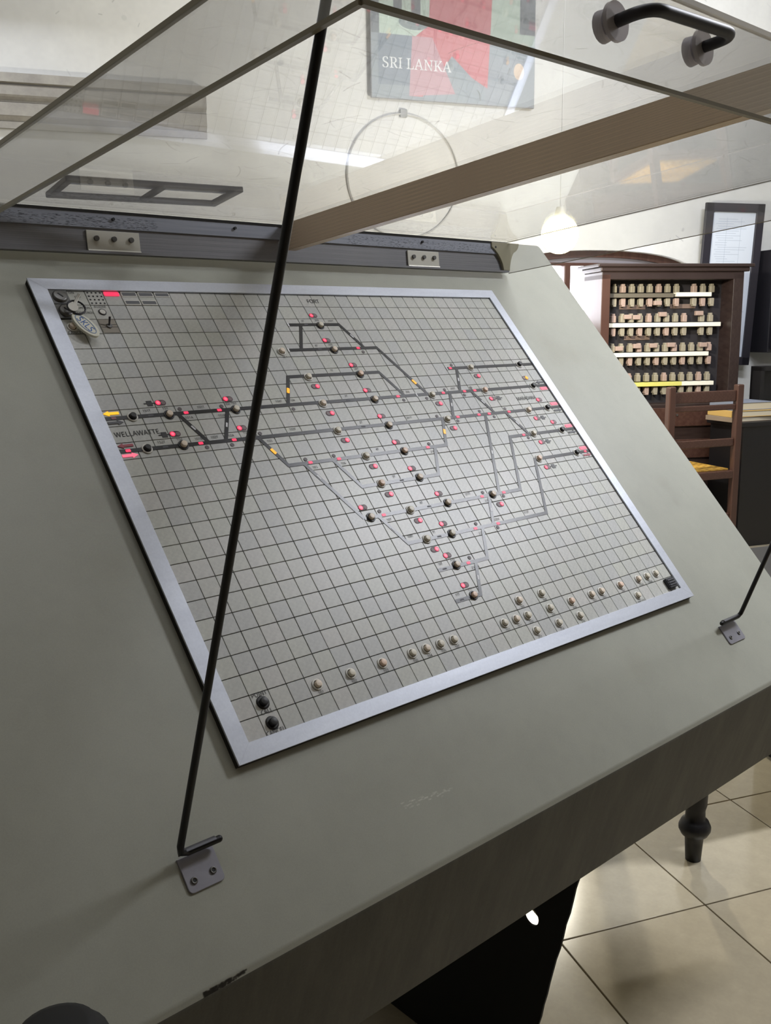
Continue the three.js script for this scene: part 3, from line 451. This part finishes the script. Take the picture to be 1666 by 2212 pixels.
  // handle on the front wall
  const hz = D + 0.017, x1 = 4.62 * S, x2 = 9.5 * S, y1 = 0.033, y2 = 0.038, out = 0.037;
  const grip = obj('handle', tube([V3(x1, y1, hz), V3(x1, y1, hz + out), V3(x2, y2, hz + out), V3(x2, y2, hz)], 0.0056, 12, 80, 0.022), M.hardware, cover);
  for (const [x, y] of [[x1, y1], [x2, y2]]) { obj('washer', cyl(0.017, 0.017, 0.004, 24).rotateX(Math.PI / 2).translate(x, y, hz + 0.002), M.washer, grip).name = numbered('washer'); obj('handle_nut', cyl(0.013, 0.014, 0.009, 18).rotateX(Math.PI / 2).translate(x, y, hz - 0.0085), std(0xc4bfc7, 0.5), grip).name = numbered('handle_nut'); }
}
{
  const rod = (label, u, sgn, len, bend, endX, endH, endD) => {
    const b = fp(u, 29.2, 0.006), tip = fp(u + sgn * len, 29.2, 0.006), e = coverPoint(endX, endH, endD);
    const g = thing('prop_rod', label, 'rod', [b.x, b.y, b.z]);
    const L = [tip, b, e].map((p) => p.clone().sub(b));
    obj('rod', tube(L, 0.0043, 10, 90, 0.012), M.rodBlack, g);
    obj('hook', tube([e.clone().sub(b), e.clone().sub(b).add(V3(-sgn * 0.012, 0, 0))], 0.0043, 10, 4), M.rodBlack, g);
  };
  rod('long black prop rod in front of the panel, bent into the left bracket', -4.68, 1, 1.75, 0.01, -0.132, 0.03, 0.935);
  rod('black prop rod at the right end of the desk, bent into the right bracket', 37.95, -1, 2.4, 0.01, 1.146, 0.03, 0.935);
}
// tray lying on top of the cover near the hinge
{
  const c = coverPoint(0.155, 0.0735, 0.112); const tray = thing('desk_tray', 'flat dark framed tray with two openings lying on the clear cover near the hinge', 'tray', [c.x, c.y, c.z]); tray.rotation.set(-CA, -0.13, 0, 'XYZ');
  const w = 0.285, d = 0.112, h = 0.009, b = 0.012, fm = phys({ color: 0x5c5955, roughness: 0.35 });
  obj('tray_frame', [rb(w, h, b, 0.002, 0, h / 2, d / 2 - b / 2), rb(w, h, b, 0.002, 0, h / 2, -d / 2 + b / 2), rb(b, h, d, 0.002, -w / 2 + b / 2, h / 2, 0), rb(b, h, d, 0.002, w / 2 - b / 2, h / 2, 0)], fm, tray);
  obj('divider', rb(0.012, h * 0.8, d - 0.02, 0.002, 0.01, h * 0.4, 0), fm, tray);
  obj('tray_lip', [bx(w - 0.02, 0.002, 0.004, 0, h - 0.001, 0.012)], M.aluminium, tray);
}
// black post at the lower left
{
  const p = thing('post', 'black post with a rounded cap at the lower left before the desk', 'post', [-0.409, 0, 0.905]);
  obj('post_shaft', cyl(0.022, 0.022, 0.93, 20, 0, 0.475, 0), M.matBlack, p);
  obj('post_cap', new THREE.LatheGeometry([[0, 1.003], [0.02, 1.002], [0.028, 0.999], [0.030, 0.993], [0.036, 0.99], [0.041, 0.978], [0.043, 0.965], [0.041, 0.945], [0.022, 0.93], [0, 0.93]].reverse().map(([r, y]) => new THREE.Vector2(r * 0.92, y + 0.006)), 28), M.matBlack, p);
  obj('post_base', new THREE.LatheGeometry([[0, 0.03], [0.03, 0.03], [0.12, 0.014], [0.13, 0.005], [0.13, 0]].reverse().map(([r, y]) => new THREE.Vector2(r, y)), 28), M.matBlack, p);
}
// =================================================================== FURNITURE AND THE BACK WALL
{
  // dark table with a turned leg
  const turned = (H) => new THREE.LatheGeometry([[0, 0], [0.021, 0], [0.024, 0.05], [0.0255, 0.072], [0.036, 0.078], [0.043, 0.092], [0.043, 0.102], [0.036, 0.118], [0.027, 0.124], [0.026, 0.15], [0.03, 0.165], [0.033, 0.3], [0.036, 0.42], [0.03, 0.47], [0.038, 0.49], [0.038, H], [0, H]].map(([r, y]) => new THREE.Vector2(r, y)), 28);
  const t = thing('table', 'dark wooden table with turned legs behind the right end of the desk', 'table', [1.5915, 0, 0.26]); t.rotation.y = -TURN;
  for (const [x, z] of [[0, 0], [0, -0.52], [1.2, 0], [1.2, -0.52]]) obj('leg', turned(0.66), M.blackWood, t).position.set(x, 0, z);
  t.children.forEach((c, i) => { c.name = i ? `leg_00${i}` : 'leg'; });
  obj('apron', [bx(1.24, 0.08, 0.02, 0.6, 0.63, 0), bx(1.24, 0.08, 0.02, 0.6, 0.63, -0.52), bx(0.02, 0.08, 0.52, 0, 0.63, -0.26), bx(0.02, 0.08, 0.52, 1.2, 0.63, -0.26)], M.blackWood, t);
  obj('tabletop', rb(1.34, 0.03, 0.66, 0.006, 0.6, 0.685, -0.26), M.blackWood, t);
  obj('pedestal', rb(0.45, 0.66, 0.5, 0.004, 0.86, 0.331, -0.25), M.blackWood, t);
}
{
  // fuse cabinet against the back wall
  const g = roomThing('fuse_cabinet', 'dark wooden cabinet with open rows of small porcelain fuses and label strips', 'cabinet', 3.9, 0, -5.38, -0.14);
  const w = 1.02, d = 0.3;
  obj('base', rb(w, 0.93, d, 0.006, 0, 0.465, -d / 2), M.darkWood, g);
  obj('side_panel', rb(0.06, 0.86, d, 0.004, -w / 2 + 0.03, 1.36, -d / 2), M.redWood, g); obj('side_panel', rb(0.075, 0.86, d, 0.004, w / 2 - 0.037, 1.36, -d / 2), M.darkWood, g).name = 'side_panel_001';
  obj('back_board', bx(w - 0.1, 0.86, 0.02, 0, 1.36, -0.16), std(0x1f1c20, 0.7), g);
  obj('cornice', [rb(w + 0.1, 0.022, d + 0.06, 0.006, 0.01, 1.845, -d / 2), rb(w + 0.05, 0.03, d + 0.03, 0.008, 0.01, 1.82, -d / 2), rb(w, 0.05, d, 0.004, 0, 1.78, -d / 2)], M.darkWood, g);
  let n = 0, m = 0;
  const fuse = (x, y, k, up) => { const f = obj(n ? `fuse_${String(n).padStart(3, '0')}` : 'fuse', [rb(0.032, 0.045, 0.04, 0.005, 0, 0, 0), up ? rb(0.022, 0.016, 0.03, 0.004, 0, 0.028, 0) : rb(0.024, 0.012, 0.034, 0.003, 0, -0.026, 0.006)], k, g); f.position.set(x, y, -0.125); n++; };
  const carrier = (x, y, k) => { const f = obj(m ? `fuse_carrier_${String(m).padStart(3, '0')}` : 'fuse_carrier', rb(0.055, 0.03, 0.03, 0.004), k, g); f.position.set(x, y, -0.105); m++; };
  const strip = (x0, x1, y, k) => obj('label_strip', rb(x1 - x0, 0.028, 0.05, 0.002, (x0 + x1) / 2, y, -0.115), k, g).name = numbered('label_strip');
  strip(-0.43, 0.05, 1.655, M.stripDark); strip(0.07, 0.33, 1.66, M.strip); strip(-0.45, 0.41, 1.46, M.strip); strip(-0.45, 0.33, 1.262, M.strip); strip(-0.45, 0.14, 1.06, M.stripYellow); strip(0.14, 0.38, 1.06, M.strip);
  const px = [-0.37, -0.305, -0.24, -0.175, -0.11, -0.045, 0.02, 0.085, 0.15, 0.215, 0.28, 0.345];
  [1.655, 1.46, 1.262, 1.06].forEach((y, r) => px.forEach((x, i) => { if ((r === 0 && i === 8) || (r === 1 && i === 9)) return; fuse(x, y + 0.041, (r * 5 + i) % 4 === 1 ? M.porcelainPink : M.porcelain, true); fuse(x, y - 0.041, (r * 7 + i) % 3 === 1 ? M.porcelainPink : M.porcelain, false); }));
  for (const [x, y] of [[-0.275, 1.515], [-0.21, 1.512], [-0.02, 1.53], [0.25, 1.535], [-0.33, 1.305], [-0.2, 1.32], [-0.08, 1.322], [0.05, 1.325], [0.29, 1.322], [-0.06, 1.605], [-0.26, 1.09]]) carrier(x, y, M.porcelainPink);
  for (const [x, y] of [[-0.22, 1.58], [0.15, 1.583], [-0.18, 1.375]]) obj('name_plate', rb(0.19, 0.03, 0.006, 0.002, x, y, -0.147), std(0x6e5c52, 0.7), g).name = numbered('name_plate');
  for (const y of [0.84, 0.62]) { const dr = obj('drawer', rb(w - 0.12, 0.13, 0.015, 0.004, 0, y, 0.004), M.redWood, g); dr.name = numbered('drawer'); obj('keyhole_plate', cyl(0.008, 0.008, 0.004, 14).rotateX(Math.PI / 2).translate(0.06, y + 0.015, 0.013), M.screw, dr); }
}
{
  // wooden chair, seen from behind
  const g = roomThing('chair', 'dark wooden slat-back chair with a woven cane seat before the fuse cabinet', 'chair', 3.78, 0, -4.85, 0.03);
  const leg = (x, z, h, lean) => { const o = obj('leg', [rb(0.05, h, 0.045, 0.008, 0, h / 2, 0)], M.redWood, g); o.position.set(x, 0, z); o.rotation.z = lean; return o; };
  for (const [i, [x, z, h, l]] of [[-0.255, 0, 1.085, 0.0], [0.262, 0, 1.085, 0.0], [-0.24, -0.42, 0.53, 0], [0.24, -0.42, 0.53, 0]].entries()) leg(x, z, h, l).name = i ? `leg_00${i}` : 'leg';
  for (const [i, [y, h]] of [[1.015, 0.07], [0.945, 0.035], [0.722, 0.05]].entries()) obj(i ? `back_slat_00${i}` : 'back_slat', rb(0.47, h, 0.022, 0.006, 0, y, 0), M.redWood, g);
  obj('seat_frame', [rb(0.5, 0.05, 0.04, 0.006, 0, 0.515, 0), rb(0.5, 0.05, 0.04, 0.006, 0, 0.515, -0.42), rb(0.04, 0.05, 0.42, 0.006, -0.24, 0.515, -0.21), rb(0.04, 0.05, 0.42, 0.006, 0.24, 0.515, -0.21)], M.redWood, g);
  obj('cane_seat', bx(0.45, 0.008, 0.39, 0, 0.546, -0.21), M.cane, g);
  obj('stretcher', [rb(0.47, 0.025, 0.02, 0.005, 0, 0.25, 0), rb(0.02, 0.025, 0.42, 0.005, -0.24, 0.2, -0.21), rb(0.02, 0.025, 0.42, 0.005, 0.24, 0.2, -0.21)], M.redWood, g);
}
{
  // writing desk at the right edge, with books
  const g = roomThing('writing_desk', 'nearly black writing desk at the right edge carrying a pile of books', 'desk', 4.13, 0, -4.93);
  obj('desk_top', rb(1.5, 0.03, 0.36, 0.004, 0.76, 0.817, -0.17), M.blackWood, g); obj('desk_front', bx(1.46, 0.8, 0.03, 0.76, 0.402, -0.02), M.blackWood, g); obj('desk_side', bx(0.03, 0.8, 0.3, 0.045, 0.402, -0.18), M.blackWood, g);
  obj('back_shelf', [bx(1.15, 0.03, 0.1, 0.92, 1.16, -0.29), bx(1.15, 0.34, 0.02, 0.92, 1.0, -0.33), bx(0.03, 0.34, 0.1, 0.36, 1.0, -0.29)], M.blackWood, g);
  const book = (label, x, y, z, w, h, d, turn, cm) => {
    const b = roomThing('book', label, 'book', 4.06 + x, y - 0.0405, -4.93 + z, turn, 'books piled on the dark desk');
    obj('cover', [rb(w, 0.004, d, 0.001, 0, 0.002, 0), rb(w, 0.004, d, 0.001, 0, h - 0.002, 0), rb(0.004, h, d, 0.001, -w / 2, h / 2, 0)], cm, b); obj('pages', bx(w - 0.008, h - 0.008, d - 0.006, 0.001, h / 2, 0), std(0xb9b2a0, 0.9), b);
  };
  book('lowest book of the pile on the dark desk, greyish brown cover', 0.19, 0.873, -0.16, 0.34, 0.03, 0.25, 0.05, std(0x7a6d60, 0.7));
  book('yellow-covered book in the middle of the pile on the dark desk', 0.2, 0.904, -0.16, 0.33, 0.04, 0.25, -0.03, std(0xb09256, 0.7));
  book('topmost book of the pile on the dark desk, grey-blue cover', 0.22, 0.945, -0.18, 0.32, 0.05, 0.24, 0.02, std(0x6f7686, 0.7));
}
{
  // framed chart, dark cupboard and travel poster on the back wall
  const frameIt = (g, w, h, b, m) => obj('frame', [rb(w, b, 0.03, 0.004, 0, h / 2 - b / 2, 0), rb(w, b, 0.03, 0.004, 0, -h / 2 + b / 2, 0), rb(b, h, 0.03, 0.004, -w / 2 + b / 2, 0, 0), rb(b, h, 0.03, 0.004, w / 2 - b / 2, 0, 0)], m, g);
  const g = roomThing('framed_chart', 'tall dark framed pale chart hanging behind the fuse cabinet', 'picture frame', 4.75, 1.74, -5.9, -0.18); g.rotation.order = 'YXZ'; g.rotation.x = 0.05; g.rotation.z = -0.02;
  frameIt(g, 0.46, 1.17, 0.062, std(0x24222b, 0.4));
  obj('chart', new THREE.PlaneGeometry(0.36, 1.06).translate(0, 0, 0.0), std(0xffffff, 0.8, 0, { map: canvasTex(256, 768, (c, w, h) => { c.fillStyle = '#c3cbd8'; c.fillRect(0, 0, w, h); c.fillStyle = 'rgba(90,105,130,.35)'; for (let i = 0; i < 60; i++) c.fillRect(30 + rnd() * 20, 40 + i * 12, 60 + rnd() * 130, 2); for (const x of [90, 170]) c.fillRect(x, 30, 1.5, h - 60); }) }), g);
  obj('backing', bx(0.4, 1.1, 0.008, 0, 0, -0.006), M.blackWood, g);
  const k = roomThing('wall_cupboard', 'dark wall cupboard with a white notice at the right edge of view', 'cupboard', 5.33, 1.62, -5.87);
  obj('carcass', rb(0.6, 0.75, 0.22, 0.006), std(0x17161d, 0.5), k); obj('door', rb(0.56, 0.7, 0.016, 0.004, 0, 0, 0.118), std(0x1c1b23, 0.5), k); obj('notice', bx(0.16, 0.12, 0.002, -0.17, 0.12, 0.128), M.paper, k);
  const hp = roomThing('wall_hoop', 'thin grey round hoop on the back wall below the travel poster', 'hoop', 2.22, 2.43, -5.985);
  obj('hoop', new THREE.TorusGeometry(0.385, 0.005, 8, 64), std(0xb2b3b1, 0.6), hp); obj('hoop_hook', [rb(0.05, 0.05, 0.02, 0.006, 0, 0.39, -0.005)], std(0x8a8c8c, 0.6), hp);
  const pw = 1.15, ph = 1.0, p = roomThing('travel_poster', 'travel poster lettered SRI LANKA with a red map shape on pale green', 'poster', 2.57, 2.898 + ph / 2, -5.97);
  const art = canvasTex(1024, 896, (c, w, h) => {  // print colours paled to include the haze of the cover before it
    c.fillStyle = '#aebdb4'; c.fillRect(0, 0, w, h);
    c.fillStyle = '#70767c'; c.fillRect(0, 0, 48, h); c.fillRect(w - 100, 0, 100, h * 0.55); c.fillStyle = '#8b949b'; c.fillRect(0, h * 0.62, w, h * 0.38);
    c.fillStyle = '#7b8590'; c.fillRect(40, h * 0.62, w * 0.3, h * 0.3); c.fillStyle = '#8d949c'; c.fillRect(w * 0.68, h * 0.7, w * 0.32, h * 0.3);
    c.fillStyle = '#b9767c'; c.beginPath(); c.moveTo(w * 0.36, 0); c.lineTo(w * 0.74, 0); c.lineTo(w * 0.72, h * 0.5); c.lineTo(w * 0.7, h * 0.9); c.lineTo(w * 0.6, h * 0.84); c.lineTo(w * 0.48, h * 0.72); c.lineTo(w * 0.3, h * 0.98); c.lineTo(w * 0.22, h * 0.98); c.lineTo(w * 0.26, h * 0.62); c.lineTo(w * 0.34, h * 0.55); c.fill();
    c.fillStyle = '#b3929a'; c.beginPath(); c.moveTo(w * 0.24, h * 0.62); c.lineTo(w * 0.36, h * 0.62); c.lineTo(w * 0.5, h * 0.95); c.lineTo(w * 0.22, h * 0.98); c.fill();
    c.fillStyle = '#6c7176'; for (const [x, y, a, b] of [[0.13, 0.1, 0.05, 0.42], [0.235, 0.1, 0.055, 0.4]]) c.fillRect(x * w, y * h, a * w, b * h); c.fillRect(0.1 * w, 0, 0.25 * w, 0.16 * h); c.fillStyle = '#7b8688'; c.beginPath(); c.ellipse(0.25 * w, 0.54 * h, 0.09 * w, 0.045 * h, 0, 0, 7); c.fill();
    c.fillStyle = '#d2d6d8'; c.font = '80px serif'; c.fillText('SRI LANKA', 0.06 * w, 0.82 * h);
    c.fillStyle = '#c9b7a6'; c.beginPath(); c.ellipse(0.9 * w, 0.78 * h, 34, 46, 0, 0, 7); c.fill();
  });
  obj('board', bx(pw, ph, 0.02), std(0x8a8c90, 0.7), p); obj('print', new THREE.PlaneGeometry(pw - 0.005, ph - 0.005).translate(0, 0, 0.0106), std(0xffffff, 0.6, 0, { map: art }), p);
}
scene.traverse((o) => { if (o.isMesh) o.castShadow = o.receiveShadow = true; });
renderer.render(scene, camera);
